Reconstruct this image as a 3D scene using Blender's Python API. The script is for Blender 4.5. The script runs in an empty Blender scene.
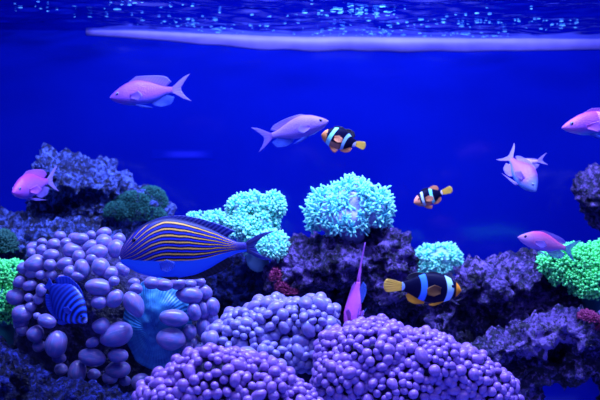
import bpy, bmesh, math, random
import numpy as np
from mathutils import Vector, Matrix, noise, Euler

random.seed(7)
SC = bpy.context.scene
COL = SC.collection
F = 900.0                 # focal length in pixels (54 mm on a 36 mm sensor, 600 px)
ZC = 0.28                 # camera height above the tank floor
BACK = 1.20               # distance of the rear pane
WATER = ZC + (200 - 37) * BACK / F


def P(px, py, d):
    """a point of the tank from its bearing and its distance in front of the camera"""
    return Vector(((px - 300) * d / F, d, ZC + (200 - py) * d / F))


# ------------------------------------------------------------------ objects
def link(name, mesh, mat=None, parent=None, smooth=True):
    o = bpy.data.objects.new(name, mesh)
    COL.objects.link(o)
    if mat and not mesh.materials:
        mesh.materials.append(mat)
    if smooth:
        mesh.polygons.foreach_set('use_smooth', [True] * len(mesh.polygons))
    if parent:
        o.parent = parent
    return o


def empty(name, loc=(0, 0, 0)):
    o = bpy.data.objects.new(name, None)
    o.empty_display_size = 0.01
    COL.objects.link(o)
    o.location = loc
    return o


def tag(o, label, cat, group=None, kind=None):
    o['label'] = label
    o['category'] = cat
    if group:
        o['group'] = group
    if kind:
        o['kind'] = kind
    return o


def mesh_from(name, verts, faces, uvs=None):
    me = bpy.data.meshes.new(name)
    me.from_pydata([tuple(v) for v in verts], [], faces)
    me.update()
    if uvs is not None:
        lay = me.uv_layers.new(name='UVMap')
        vi = np.empty(len(me.loops), dtype=np.int32)
        me.loops.foreach_get('vertex_index', vi)
        lay.data.foreach_set('uv', np.array(uvs, dtype=np.float32)[vi].ravel())
    return me


# ------------------------------------------------------------------ material helpers
class NT:
    def __init__(self, name):
        self.m = bpy.data.materials.new(name)
        self.m.use_nodes = True
        self.t = self.m.node_tree
        self.t.nodes.clear()
        self.out = self.t.nodes.new('ShaderNodeOutputMaterial')

    def n(self, typ, **kw):
        nd = self.t.nodes.new(typ)
        for k, v in kw.items():
            setattr(nd, k, v)
        return nd

    def put(self, sock, v):
        if isinstance(v, bpy.types.NodeSocket):
            self.t.links.new(v, sock)
        elif isinstance(v, (tuple, list)) and sock.type == 'RGBA':
            sock.default_value = (*v[:3], 1)
        else:
            sock.default_value = v

    def math(self, op, a, b=0.0, c=None, clamp=False):
        nd = self.n('ShaderNodeMath', operation=op, use_clamp=clamp)
        self.put(nd.inputs[0], a)
        self.put(nd.inputs[1], b)
        if c is not None:
            self.put(nd.inputs[2], c)
        return nd.outputs[0]

    def smooth(self, x, lo, hi, o0=0.0, o1=1.0):
        nd = self.n('ShaderNodeMapRange', interpolation_type='SMOOTHSTEP')
        self.put(nd.inputs[0], x)
        self.put(nd.inputs[1], lo)
        self.put(nd.inputs[2], hi)
        self.put(nd.inputs[3], o0)
        self.put(nd.inputs[4], o1)
        return nd.outputs[0]

    def mix(self, f, a, b):
        nd = self.n('ShaderNodeMix', data_type='RGBA')
        self.put(nd.inputs[0], f)
        self.put(nd.inputs[6], a)
        self.put(nd.inputs[7], b)
        return nd.outputs[2]

    def ramp(self, f, stops, interp='LINEAR'):
        nd = self.n('ShaderNodeValToRGB')
        cr = nd.color_ramp
        cr.interpolation = interp
        while len(cr.elements) < len(stops):
            cr.elements.new(0.5)
        for e, (p, c) in zip(cr.elements, stops):
            e.position = p
            e.color = (*c, 1)
        self.put(nd.inputs[0], f)
        return nd.outputs[0]

    def coord(self, which='Object'):
        return self.n('ShaderNodeTexCoord').outputs[which]

    def uv(self):
        s = self.n('ShaderNodeSeparateXYZ')
        self.put(s.inputs[0], self.coord('UV'))
        return s.outputs[0], s.outputs[1]

    def noise(self, vec, scale, detail=4, rough=0.6, dist=0.0):
        nd = self.n('ShaderNodeTexNoise')
        self.put(nd.inputs['Vector'], vec)
        nd.inputs['Scale'].default_value = scale
        nd.inputs['Detail'].default_value = detail
        nd.inputs['Roughness'].default_value = rough
        nd.inputs['Distortion'].default_value = dist
        return nd.outputs[0]

    def voro(self, vec, scale, feature='F1'):
        nd = self.n('ShaderNodeTexVoronoi', feature=feature)
        self.put(nd.inputs['Vector'], vec)
        nd.inputs['Scale'].default_value = scale
        return nd.outputs[0]

    def comb(self, x, y, z=0.0):
        nd = self.n('ShaderNodeCombineXYZ')
        for i, v in enumerate((x, y, z)):
            self.put(nd.inputs[i], v)
        return nd.outputs[0]

    def bump(self, h, strength=0.5, dist=0.002):
        nd = self.n('ShaderNodeBump')
        nd.inputs['Strength'].default_value = strength
        nd.inputs['Distance'].default_value = dist
        self.put(nd.inputs['Height'], h)
        return nd.outputs[0]

    def bsdf(self, col, rough=0.5, **kw):
        b = self.n('ShaderNodeBsdfPrincipled')
        self.put(b.inputs['Base Color'], col)
        self.put(b.inputs['Roughness'], rough)
        for k, v in kw.items():
            self.put(b.inputs[k.replace('_', ' ')], v)
        self.t.links.new(b.outputs[0], self.out.inputs[0])
        return b

    def done(self):
        return self.m


def plain(name, col, rough=0.5, **kw):
    t = NT(name)
    t.bsdf(col, rough, **kw)
    return t.done()


# ------------------------------------------------------------------ materials
def mat_rock(name, dark, mid, pale, scale=1.0, pale_amt=0.0, rough=0.5, spec=0.5):
    t = NT(name)
    c = t.coord()
    big = t.noise(c, 18 * scale, 5, 0.6, 0.4)
    fine = t.noise(c, 170 * scale, 6, 0.72, 0.2)
    spk = t.voro(c, 210 * scale)
    base = t.ramp(big, [(0.30, dark), (0.52, mid), (0.72, pale)])
    g = t.math('ADD', fine, t.math('MULTIPLY', big, 0.35))
    m1 = t.smooth(g, 0.62 - pale_amt, 0.82 - pale_amt)
    col = t.mix(m1, base, pale)
    m2 = t.smooth(t.math('ADD', fine, t.math('MULTIPLY', t.math('SUBTRACT', t.noise(c, 70 * scale, 3, 0.6), 0.5), 0.6)), 0.40, 0.53, 0.92, 0.0)
    col = t.mix(m2, col, dark)  # crevice shade painted in where the fine noise dips
    h = t.math('ADD', t.math('MULTIPLY', fine, 1.0), t.math('MULTIPLY', spk, -0.5))
    t.bsdf(col, rough, Normal=t.bump(h, 1.0, 0.008), Specular_IOR_Level=spec)
    return t.done()


M = {}
M['rock_blue'] = mat_rock('rock_blue', (.002, .005, .045), (.012, .028, .27), (.13, .20, .85), 1.0, 0.0)
M['rock_purple'] = mat_rock('rock_purple', (.003, .003, .035), (.022, .014, .17), (.27, .15, .68), 1.0, -0.01)
M['rock_dark_shade'] = mat_rock('rock_dark_shade', (.0006, .001, .025), (.003, .006, .09), (.03, .045, .40), 1.0, -0.02, spec=.2)  # darker rock copy; shade is put into its colour for the back rock


def mat_bubble(name, a, b, streak):
    t = NT(name)
    u, v = t.uv()
    oi = t.n('ShaderNodeObjectInfo')
    n1 = t.noise(t.comb(t.math('MULTIPLY', u, 26), t.math('MULTIPLY', v, 2.2), t.math('MULTIPLY', oi.outputs['Random'], 40)), 1.0, 3, 0.6)
    n2 = t.noise(t.coord('Object'), 2.0, 2, 0.5)
    col = t.mix(t.smooth(n2, 0.3, 0.7), a, b)
    col = t.mix(t.smooth(n1, 0.52, 0.75, 0, 0.65), col, streak)
    bs = t.bsdf(col, 0.30, Sheen_Weight=0.12, Sheen_Roughness=0.35, Specular_IOR_Level=0.45)
    bs.inputs['Subsurface Weight'].default_value = 0.10
    bs.inputs['Subsurface Radius'].default_value = (0.002, 0.001, 0.002)
    bs.inputs['Subsurface Scale'].default_value = 1.0
    bs.inputs['Sheen Tint'].default_value = (.75, .75, 1, 1)
    return t.done()


M['bubble_big'] = mat_bubble('bubble_big', (.11, .15, .48), (.27, .15, .48), (.36, .34, .78))
M['bubble_small'] = mat_bubble('bubble_small', (.20, .10, .52), (.35, .15, .52), (.46, .32, .84))
M['bubble_mid'] = mat_bubble('bubble_mid', (.18, .19, .58), (.32, .20, .56), (.44, .42, .86))
M['tissue'] = mat_rock('tissue', (.008, .008, .06), (.025, .02, .15), (.08, .06, .32), 0.8, -0.05)

t = NT('mouth_disc')
u, v = t.uv()
w = t.math('SINE', t.math('ADD', t.math('MULTIPLY', u, 380.0), t.math('MULTIPLY', v, 14.0)))
nn = t.noise(t.coord('UV'), 6, 3)
c1 = t.mix(t.smooth(nn, .35, .65), (.012, .12, .46), (.05, .30, .62))
c1 = t.mix(t.smooth(w, -0.2, 0.9, 0, 0.12), c1, (.10, .45, .75))
t.bsdf(c1, 0.45, Normal=t.bump(w, 0.25, 0.001))
M['mouth_disc'] = t.done()


def mat_tent(name, base, tip, flesh=None):
    t = NT(name)
    u, v = t.uv()
    col = t.ramp(v, [(0.0, flesh or base), (0.35, base), (0.8, tip), (1.0, tip)])
    bs = t.bsdf(col, 0.5, Specular_IOR_Level=0.3)
    bs.inputs['Subsurface Weight'].default_value = 0.25
    bs.inputs['Subsurface Radius'].default_value = (0.002, 0.004, 0.004)
    bs.inputs['Subsurface Scale'].default_value = 1.0
    return t.done()


M['tent_cyan'] = mat_tent('tent_cyan', (.10, .66, .78), (.34, 1.0, .88), (.22, .32, .72))
M['tent_aqua'] = mat_tent('tent_aqua', (.12, .85, .72), (.36, 1.0, .82), (.18, .45, .65))
M['tent_green'] = mat_tent('tent_green', (.01, .62, .28), (.14, 1.0, .28), (.01, .18, .22))
M['stalk'] = plain('stalk', (.42, .40, .80), .6)
M['stalk_green'] = plain('stalk_green', (.01, .22, .26), .7)
M['stalk_aqua'] = plain('stalk_aqua', (.28, .55, .72), .6)
M['algae_green'] = plain('algae_green', (.004, .11, .12), .8)
M['algae_dark'] = plain('algae_dark', (.004, .09, .09), .7)
M['algae_red'] = plain('algae_red', (.22, .008, .12), .7)
M['eye_white'] = plain('eye_white', (.16, .18, .45), .2)
M['eye_pupil'] = plain('eye_pupil', (.004, .004, .015), .08)
M['eye_dark'] = plain('eye_dark', (.01, .01, .06), .12)


def scales(t, k=1.0):
    u, v = t.uv()
    vv = t.voro(t.comb(t.math('MULTIPLY', u, 46), t.math('MULTIPLY', v, 26)), 1.0)
    return t.bump(vv, 0.18 * k, 0.0012)


def mat_anthias(name, back, side, belly, face=None, patch=None):
    t = NT(name)
    u, v = t.uv()
    nz = t.noise(t.coord(), 60, 3)
    vv = t.math('ADD', v, t.math('MULTIPLY', t.math('SUBTRACT', nz, 0.5), 0.12))
    col = t.ramp(vv, [(0.08, belly), (0.34, side), (0.62, side), (0.92, back)])
    if face:
        f = t.smooth(u, 0.10, 0.34, 1, 0)
        col = t.mix(t.math('MULTIPLY', f, 0.8), col, face)
    if patch:
        a = t.smooth(u, 0.50, 0.515)
        b = t.smooth(u, 0.80, 0.82, 1, 0)
        c = t.smooth(v, 0.30, 0.36)
        col = t.mix(t.math('MULTIPLY', t.math('MULTIPLY', a, b), c), col, patch)
    # gill cover edge and mouth cleft
    du = t.math('ABSOLUTE', t.math('SUBTRACT', u, t.math('SUBTRACT', 0.285, t.math('MULTIPLY', t.math('POWER', t.math('SUBTRACT', v, 0.45), 2.0), 0.5))))
    g = t.math('MULTIPLY', t.smooth(du, 0.0, 0.012, 1, 0), 0.22)
    col = t.mix(g, col, (.20, .08, .45))
    t.bsdf(col, 0.45, Normal=scales(t, 1.6), Specular_IOR_Level=0.3)
    return t.done()


def mat_fin(name, col, tip, alpha=0.75, n=16):
    t = NT(name)
    u, v = t.uv()
    ray = t.math('SINE', t.math('MULTIPLY', u, n * 6.2832))
    c = t.mix(v, col, tip)
    c = t.mix(t.smooth(ray, -0.2, 0.9, 0, 0.35), c, tuple(min(1, x * 1.5 + .04) for x in col))
    a = t.math('MULTIPLY', alpha, t.smooth(v, 0.3, 1.2, 1.0, 0.75))
    bs = t.bsdf(c, 0.45, Alpha=a, Normal=t.bump(ray, 0.25, 0.0006))
    tr = t.n('ShaderNodeBsdfTranslucent')
    t.put(tr.inputs[0], c)
    tp = t.n('ShaderNodeBsdfTransparent')
    m1 = t.n('ShaderNodeMixShader')
    t.put(m1.inputs[0], 0.25)
    bs.inputs['Alpha'].default_value = 1.0
    for l in list(bs.inputs['Alpha'].links):
        t.t.links.remove(l)
    t.t.links.new(bs.outputs[0], m1.inputs[1])
    t.t.links.new(tr.outputs[0], m1.inputs[2])
    m2 = t.n('ShaderNodeMixShader')
    t.put(m2.inputs[0], a)
    t.t.links.new(tp.outputs[0], m2.inputs[1])
    t.t.links.new(m1.outputs[0], m2.inputs[2])
    t.t.links.new(m2.outputs[0], t.out.inputs[0])
    return t.done()


M['anth_a'] = mat_anthias('anth_a', (.22, .05, .48), (.33, .09, .60), (.07, .11, .80), (.24, .07, .68))
M['anth_b'] = mat_anthias('anth_b', (.27, .13, .62), (.30, .16, .70), (.27, .18, .78))
M['anth_c'] = mat_anthias('anth_c', (0.360, 0.050, 0.630), (0.432, 0.100, 0.756), (0.072, 0.150, 0.714), (0.518, 0.130, 0.655), (0.684, 0.230, 0.504))
M['anth_d'] = mat_anthias('anth_d', (.26, .07, .50), (.42, .15, .60), (.09, .24, .70), (.12, .26, .70))
M['anth_e'] = mat_anthias('anth_e', (.80, .10, .36), (.80, .22, .62), (.45, .26, .85), (.62, .28, .80))
M['anth_f'] = mat_anthias('anth_f', (.36, .04, .55), (.38, .10, .66), (.20, .10, .72), (.44, .07, .56))
M['anth_g'] = mat_anthias('anth_g', (0.540, 0.070, 0.605), (0.612, 0.100, 0.672), (0.504, 0.090, 0.672))
M['anth_h'] = mat_anthias('anth_h', (0.432, 0.225, 0.756), (0.576, 0.325, 0.798), (0.360, 0.250, 0.798))
M['fin_lilac'] = mat_fin('fin_lilac', (.32, .13, .66), (.22, .18, .80), 0.65)
M['fin_pale'] = mat_fin('fin_pale', (.40, .22, .74), (.36, .26, .82), 0.8)
M['fin_blue'] = mat_fin('fin_blue', (.06, .10, .62), (.05, .14, .75), 0.55)
M['fin_teal'] = mat_fin('fin_teal', (0.158, 0.200, 0.630), (0.072, 0.275, 0.605), 0.7)
M['fin_pink'] = mat_fin('fin_pink', (0.576, 0.100, 0.588), (0.396, 0.125, 0.756), 0.85)
M['fin_orange'] = mat_fin('fin_orange', (1.0, .42, .01), (1.0, .50, .02), 0.97)
M['fin_apricot'] = mat_fin('fin_apricot', (1.0, .34, .14), (.90, .30, .16), 0.95)
M['fin_tail_y'] = mat_fin('fin_tail_y', (1.0, .55, .04), (1.0, .62, .10), 0.97, 10)
M['fin_black'] = mat_fin('fin_black', (.003, .003, .03), (.003, .003, .04), 1.0)
M['fin_brown'] = mat_fin('fin_brown', (.16, .06, .02), (.24, .09, .02), 1.0)
M['fin_tang'] = mat_fin('fin_tang', (.006, .009, .14), (.01, .02, .45), 1.0, 22)
M['fin_damsel'] = mat_fin('fin_damsel', (.004, .02, .40), (.006, .04, .60), 1.0, 12)


def mat_clown(name, bars, barcols, snout, snout_w=0.11, belly=None, slant=0.0):
    t = NT(name)
    u, v = t.uv()
    uu = t.math('ADD', u, t.math('MULTIPLY', t.math('POWER', t.math('SUBTRACT', v, 0.5), 2.0), -0.22))
    uu = t.math('ADD', uu, t.math('MULTIPLY', t.math('SUBTRACT', v, 0.5), slant))
    col = (.003, .003, .03)
    col = t.mix(0.0, col, col)
    if belly:
        b = t.math('MULTIPLY', t.smooth(v, 0.20, 0.30, 1, 0), t.smooth(u, 0.5, 0.62, 1, 0))
        col = t.mix(b, col, belly)
    sn = t.smooth(u, snout_w - 0.012, snout_w + 0.012, 1, 0)
    col = t.mix(sn, col, snout)
    for (c0, hw), bc in zip(bars, barcols):
        d = t.math('ABSOLUTE', t.math('SUBTRACT', uu, c0))
        col = t.mix(t.smooth(d, hw - 0.012, hw + 0.012, 1, 0), col, bc)
    t.bsdf(col, 0.45, Normal=scales(t, 0.7), Specular_IOR_Level=0.05)
    return t.done()


M['clown_big'] = mat_clown('clown_big', [(.18, .055), (.62, .052), (1.0, .05)], [(.40, .75, 1.0), (.06, .25, .95), (.30, .45, .95)], (1.0, .34, .03), 0.085, None)
M['clown_mid'] = mat_clown('clown_mid', [(.24, .055), (.66, .045), (.99, .05)], [(.30, .92, 1.0), (.30, .60, 1.0), (.65, .60, .95)], (1.0, .34, .12), 0.14, (.50, .22, .16), -0.16)
M['clown_far'] = mat_clown('clown_far', [(.26, .04), (.58, .055), (.99, .05)], [(.55, .70, 1.0), (.25, .88, 1.0), (.80, .70, .90)], (1.0, .36, .22), 0.17, (.72, .24, .22))

# striped surgeonfish
t = NT('tang_body')
u, v = t.uv()
vs = t.math('SUBTRACT', t.math('MULTIPLY', v, 2.0), 1.0)
fr = t.math('MAXIMUM', t.math('SUBTRACT', 0.36, u), 0.0)
tt = t.math('ADD', vs, t.math('MULTIPLY', t.math('POWER', fr, 1.6), 3.8))
tt = t.math('ADD', tt, t.math('MULTIPLY', u, 0.16))
wob = t.noise(t.comb(t.math('MULTIPLY', u, 5), t.math('MULTIPLY', v, 2.5)), 1.0, 2)
tt = t.math('ADD', tt, t.math('MULTIPLY', t.math('SUBTRACT', wob, 0.5), 0.10))
fq = t.math('FRACT', t.math('MULTIPLY', tt, 4.9))
stripe = t.ramp(fq, [(0.0, (.015, .025, .6)), (0.12, (.004, .004, .05)), (0.30, (.006, .006, .06)), (0.35, (.85, .42, .06)), (0.50, (.95, .50, .08)), (0.57, (.006, .006, .06)), (0.78, (.004, .004, .05)), (0.86, (.02, .035, .75)), (1.0, (.015, .025, .6))])
facemix = t.smooth(u, 0.02, 0.40, 0.72, 0.0)
stripe = t.mix(facemix, stripe, (.012, .014, .30))
stripe = t.mix(t.smooth(u, 0.86, 0.95, 0, 0.85), stripe, (.012, .015, .30))
bel = t.smooth(t.math('ADD', vs, t.math('MULTIPLY', u, 0.10)), -0.40, -0.34, 1, 0)
col = t.mix(bel, stripe, (.02, .16, 1.0))
edge = t.smooth(vs, 0.86, 0.95)
col = t.mix(edge, col, (.008, .010, .09))
t.bsdf(col, 0.45, Normal=scales(t, 0.3), Specular_IOR_Level=0.2)
M['tang_body'] = t.done()

t = NT('damsel_body')
u, v = t.uv()
q = t.math('ADD', u, t.math('MULTIPLY', t.math('POWER', t.math('SUBTRACT', v, 0.5), 2.0), 0.25))
fq = t.math('FRACT', t.math('MULTIPLY', q, 10.0))
st = t.ramp(fq, [(0.0, (.01, .06, .85)), (0.22, (.03, .16, 1.0)), (0.40, (.01, .05, .65)), (0.55, (.002, .004, .08)), (0.85, (.002, .004, .08)), (0.95, (.01, .05, .7))])
st = t.mix(t.smooth(u, 0.2, 0.75, 0, 0.8), st, (.004, .012, .28))
st = t.mix(t.smooth(u, 0.0, 0.07, 0.7, 0.0), st, (.45, .5, .98))
t.bsdf(st, 0.4, Normal=scales(t, 0.3))
M['damsel_body'] = t.done()

# ------------------------------------------------------------------ setting
def box(name, lo, hi, mat, parent=None):
    x0, y0, z0 = lo
    x1, y1, z1 = hi
    v = [(x0, y0, z0), (x1, y0, z0), (x1, y1, z0), (x0, y1, z0), (x0, y0, z1), (x1, y0, z1), (x1, y1, z1), (x0, y1, z1)]
    f = [(0, 3, 2, 1), (4, 5, 6, 7), (0, 1, 5, 4), (1, 2, 6, 5), (2, 3, 7, 6), (3, 0, 4, 7)]
    return link(name, mesh_from(name, v, f), mat, parent, smooth=False)


XW = 0.60
YF = 0.42
t = NT('rear_pane')
nz = t.noise(t.coord(), 5, 3, 0.5)
t.bsdf(t.mix(t.smooth(nz, .3, .7), (.0005, .0035, .22), (.0007, .005, .26)), 0.12, Specular_IOR_Level=0.5)
M['rear_pane'] = t.done()
M['side_pane'] = plain('side_pane', (.0006, .004, .15), .25)
t = NT('sand')
c = t.coord()
t.bsdf(t.mix(t.noise(c, 400, 3), (.06, .08, .40), (.25, .28, .70)), 0.8, Normal=t.bump(t.noise(c, 500, 3), .6, .002))
M['sand'] = t.done()

for nm, lo, hi, m in (
        ('wall_back', (-XW, BACK, 0), (XW, BACK + .012, WATER + .06), 'rear_pane'),
        ('wall_left', (-XW - .012, YF, 0), (-XW, BACK + .012, WATER + .06), 'side_pane'),
        ('wall_right', (XW, YF, 0), (XW + .012, BACK + .012, WATER + .06), 'side_pane'),
        ('floor', (-XW - .012, YF, -.015), (XW + .012, BACK + .012, 0), 'sand')):
    o = box(nm, lo, hi, M[m])
    o['kind'] = 'structure'

def slosh(x):
    k = min(1, max(0, (0.02 - x) / 0.31))
    return 0.0095 * k * k * (3 - 2 * k) - 0.0025 * min(1, max(0, x / .3))


# water surface, seen from below
nx, ny = 300, 230
vs_, fs_ = [], []
for j in range(ny + 1):
    y = YF + (BACK - YF) * j / ny
    for i in range(nx + 1):
        x = -XW + 2 * XW * i / nx
        z = WATER + slosh(x)
        q = Vector((x * 9, y * 22, 0))
        edge = min(1.0, (BACK - y) / 0.05)
        z += (0.0045 * noise.noise(q) + 0.0022 * noise.noise(q * 2.7 + Vector((5, 3, 1))) + 0.0011 * noise.noise(q * 6.1)) * (0.25 + 0.75 * edge)
        vs_.append((x, y, z))
for j in range(ny):
    for i in range(nx):
        a = j * (nx + 1) + i
        fs_.append((a, a + 1, a + nx + 2, a + nx + 1))
t = NT('water_surface')
lw = t.n('ShaderNodeLayerWeight')
lw.inputs[0].default_value = 0.5
gl = t.n('ShaderNodeBsdfGlossy')
gl.inputs['Color'].default_value = (.22, .34, .70, 1)
gl.inputs['Roughness'].default_value = 0.06
tp = t.n('ShaderNodeBsdfTransparent')
tp.inputs[0].default_value = (.9, .95, 1, 1)
mx = t.n('ShaderNodeMixShader')
t.put(mx.inputs[0], t.smooth(lw.outputs['Facing'], 0.3, 0.75))
t.t.links.new(tp.outputs[0], mx.inputs[1])
t.t.links.new(gl.outputs[0], mx.inputs[2])
t.t.links.new(mx.outputs[0], t.out.inputs[0])
ws = link('water_surface', mesh_from('water_surface', vs_, fs_), t.done())
tag(ws, 'rippled blue water surface seen from below along the top of the picture', 'water')
ws['kind'] = 'structure'

# brightly lit waterline of the rear pane, its light painted as a pale strip
t = NT('waterline_glow')
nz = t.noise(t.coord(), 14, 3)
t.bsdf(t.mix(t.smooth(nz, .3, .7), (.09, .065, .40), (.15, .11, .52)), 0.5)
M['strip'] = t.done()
vs_, fs_ = [], []
n = 80
for i in range(n + 1):
    x = -0.285 + 0.88 * i / n
    px = 300 + x * F / BACK
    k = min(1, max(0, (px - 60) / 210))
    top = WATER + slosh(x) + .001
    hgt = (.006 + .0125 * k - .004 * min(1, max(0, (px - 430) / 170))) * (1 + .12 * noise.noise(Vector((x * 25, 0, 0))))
    y0, y1 = BACK - .0012, BACK + .0005
    a = len(vs_)
    vs_ += [(x, y0, top), (x, y0, top - hgt), (x, y1, top - hgt - .001), (x, y1, top + .001)]
    if i:
        b = a - 4
        for q in range(4):
            r = (q + 1) % 4
            fs_.append((b + q, a + q, a + r, b + r))
fs_ += [(0, 1, 2, 3), (a + 3, a + 2, a + 1, a)]
o = link('painted_light_1', mesh_from('painted_light', vs_, fs_), M['strip'])
o['kind'] = 'structure'

t = NT('reflection_streak')  # faint reflection in the rear pane, painted as a pale streak
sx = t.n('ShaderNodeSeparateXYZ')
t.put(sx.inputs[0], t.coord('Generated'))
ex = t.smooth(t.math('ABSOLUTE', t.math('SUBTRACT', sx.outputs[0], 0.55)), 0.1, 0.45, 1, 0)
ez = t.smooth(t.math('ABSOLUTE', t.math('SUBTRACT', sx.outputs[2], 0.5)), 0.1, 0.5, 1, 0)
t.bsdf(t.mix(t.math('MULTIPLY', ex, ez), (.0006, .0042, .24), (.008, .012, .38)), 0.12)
M['reflection_streak'] = t.done()
t2 = box('painted_light_2', ((152 - 300) * BACK / F, BACK - .0003, ZC + (200 - 159) * BACK / F), ((213 - 300) * BACK / F, BACK + .001, ZC + (200 - 149.5) * BACK / F), M['reflection_streak'])
t2['kind'] = 'structure'

# light glints on the surface, modelled as added pale flecks
M['glint_flecks'] = None
t = NT('glint_flecks')
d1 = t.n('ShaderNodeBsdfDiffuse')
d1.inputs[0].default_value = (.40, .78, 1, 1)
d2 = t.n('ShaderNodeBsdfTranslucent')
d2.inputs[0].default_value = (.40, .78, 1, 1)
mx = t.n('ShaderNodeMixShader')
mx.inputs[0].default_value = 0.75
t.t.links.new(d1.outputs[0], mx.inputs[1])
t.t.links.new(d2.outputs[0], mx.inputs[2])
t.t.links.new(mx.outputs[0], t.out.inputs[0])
M['glint_flecks'] = t.done()
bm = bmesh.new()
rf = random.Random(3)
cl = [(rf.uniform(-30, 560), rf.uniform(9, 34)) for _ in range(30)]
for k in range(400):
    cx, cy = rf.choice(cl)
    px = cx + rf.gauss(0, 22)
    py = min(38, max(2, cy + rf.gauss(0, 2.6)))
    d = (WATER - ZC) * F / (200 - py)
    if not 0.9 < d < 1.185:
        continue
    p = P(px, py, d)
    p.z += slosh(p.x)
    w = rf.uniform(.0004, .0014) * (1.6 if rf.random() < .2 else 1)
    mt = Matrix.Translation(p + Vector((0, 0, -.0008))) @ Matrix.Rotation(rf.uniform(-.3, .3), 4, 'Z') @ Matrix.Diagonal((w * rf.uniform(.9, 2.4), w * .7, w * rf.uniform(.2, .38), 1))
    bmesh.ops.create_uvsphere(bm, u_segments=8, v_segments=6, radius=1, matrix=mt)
me = bpy.data.meshes.new('glint_flecks')
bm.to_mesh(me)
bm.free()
o = link('surface_glints', me, M['glint_flecks'])
tag(o, 'pale flecks modelled as light glints under the water surface at the top', 'glints', kind='stuff')


# ------------------------------------------------------------------ rocks
def lumps(name, lobes, voxel, mat, seed=0, a1=.013, a2=.010, a3=.0042, parent=None):
    """one rock: ellipsoid lobes (px,py,d, rx,ry px, depth radius m) fused and roughened"""
    bm = bmesh.new()
    for (px, py, d, rx, ry, rd) in lobes:
        p = P(px, py, d)
        s = d / F
        mt = Matrix.Translation(p) @ Matrix.Diagonal((rx * s, rd, ry * s, 1))
        bmesh.ops.create_icosphere(bm, subdivisions=4, radius=1, matrix=mt)
    me = bpy.data.meshes.new(name + '_raw')
    bm.to_mesh(me)
    bm.free()
    o = bpy.data.objects.new('tmp', me)
    COL.objects.link(o)
    md = o.modifiers.new('r', 'REMESH')
    md.mode = 'VOXEL'
    md.voxel_size = voxel
    dg = bpy.context.evaluated_depsgraph_get()
    me2 = bpy.data.meshes.new_from_object(o.evaluated_get(dg))
    bpy.data.objects.remove(o)
    nv = len(me2.vertices)
    off = Vector((seed * 3.7, seed * 1.3, seed * 2.1))
    nrm = [v.normal.copy() for v in me2.vertices]
    for v, nn in zip(me2.vertices, nrm):
        q = v.co + off
        h = a1 * noise.fractal(q * 26, 0.8, 2.0, 3)
        h += a2 * (0.45 - 1.3 * noise.voronoi(q * 75)[0][0])
        h += a3 * noise.fractal(q * 210, 0.9, 2.1, 2)
        h += a2 * 0.7 * noise.fractal(q * 90, 0.7, 2.0, 2)
        co = v.co + nn * h
        co.y = min(co.y, BACK - .004)
        co.z = max(co.z, 0.0)
        v.co = co
    me2.update()
    me2.name = name
    return link(name, me2, mat, parent)


RK = 'reef rocks'
r = lumps('reef_rock', [
    (56, 170, 1.06, 19, 17, .05), (78, 182, 1.08, 40, 22, .06), (110, 190, 1.08, 24, 20, .05), (100, 215, 1.09, 40, 30, .06),
    (60, 196, 1.10, 35, 26, .05), (20, 240, 1.08, 40, 26, .06), (70, 245, 1.06, 60, 30, .06), (-20, 270, 1.08, 60, 50, .07), (60, 330, 1.09, 90, 75, .07), (60, 420, 1.09, 90, 75, .07), (142, 213, 1.095, 27, 25, .04), (135, 240, 1.09, 24, 20, .04)],
    0.0027, M['rock_blue'], 1)
tag(r, 'tall blue-white rock at left rising behind the large bubble coral', 'rock', RK)
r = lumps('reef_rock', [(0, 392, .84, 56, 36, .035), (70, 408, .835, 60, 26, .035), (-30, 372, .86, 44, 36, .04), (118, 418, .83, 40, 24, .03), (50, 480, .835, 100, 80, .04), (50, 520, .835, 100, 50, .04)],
    0.0027, M['rock_dark_shade'], 2)
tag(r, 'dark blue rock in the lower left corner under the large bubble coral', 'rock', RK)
r = lumps('reef_rock', [
    (345, 262, 1.03, 62, 30, .06), (385, 256, 1.02, 28, 30, .05), (310, 268, 1.02, 34, 28, .05), (390, 290, 1.03, 34, 30, .05),
    (345, 325, 1.09, 70, 50, .05), (340, 400, 1.08, 80, 60, .05), (285, 275, 1.04, 22, 20, .04), (395, 330, 1.08, 44, 46, .035), (350, 440, 1.08, 80, 50, .05)],
    0.0027, M['rock_purple'], 3)
tag(r, 'purple rock mound in the middle carrying the largest cyan coral', 'rock', RK)
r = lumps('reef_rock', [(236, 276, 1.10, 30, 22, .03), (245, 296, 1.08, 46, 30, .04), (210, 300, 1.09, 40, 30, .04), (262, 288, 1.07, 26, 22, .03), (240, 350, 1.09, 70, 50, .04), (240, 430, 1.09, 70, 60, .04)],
    0.0027, M['rock_dark_shade'], 7)  # shade below the surgeonfish put into this rock's colour
tag(r, 'rock coloured dark for the shade under the tail of the striped surgeonfish', 'rock', RK)
r = lumps('reef_rock', [
    (478, 283, .98, 26, 22, .05), (512, 280, 1.0, 34, 26, .05), (535, 272, 1.0, 18, 18, .04), (448, 300, .97, 26, 22, .04), (445, 318, .96, 20, 16, .03), (560, 300, 1.0, 50, 32, .04),
    (500, 310, 1.0, 50, 26, .05), (600, 310, 1.02, 34, 28, .04), (635, 350, 1.025, 40, 60, .035), (635, 430, 1.025, 40, 70, .035), (490, 345, 1.07, 40, 40, .035), (480, 420, 1.07, 34, 60, .04)],
    0.0027, M['rock_purple'], 4)
tag(r, 'purple rock at right below the green coral, top of the arch', 'rock', RK)
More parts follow.
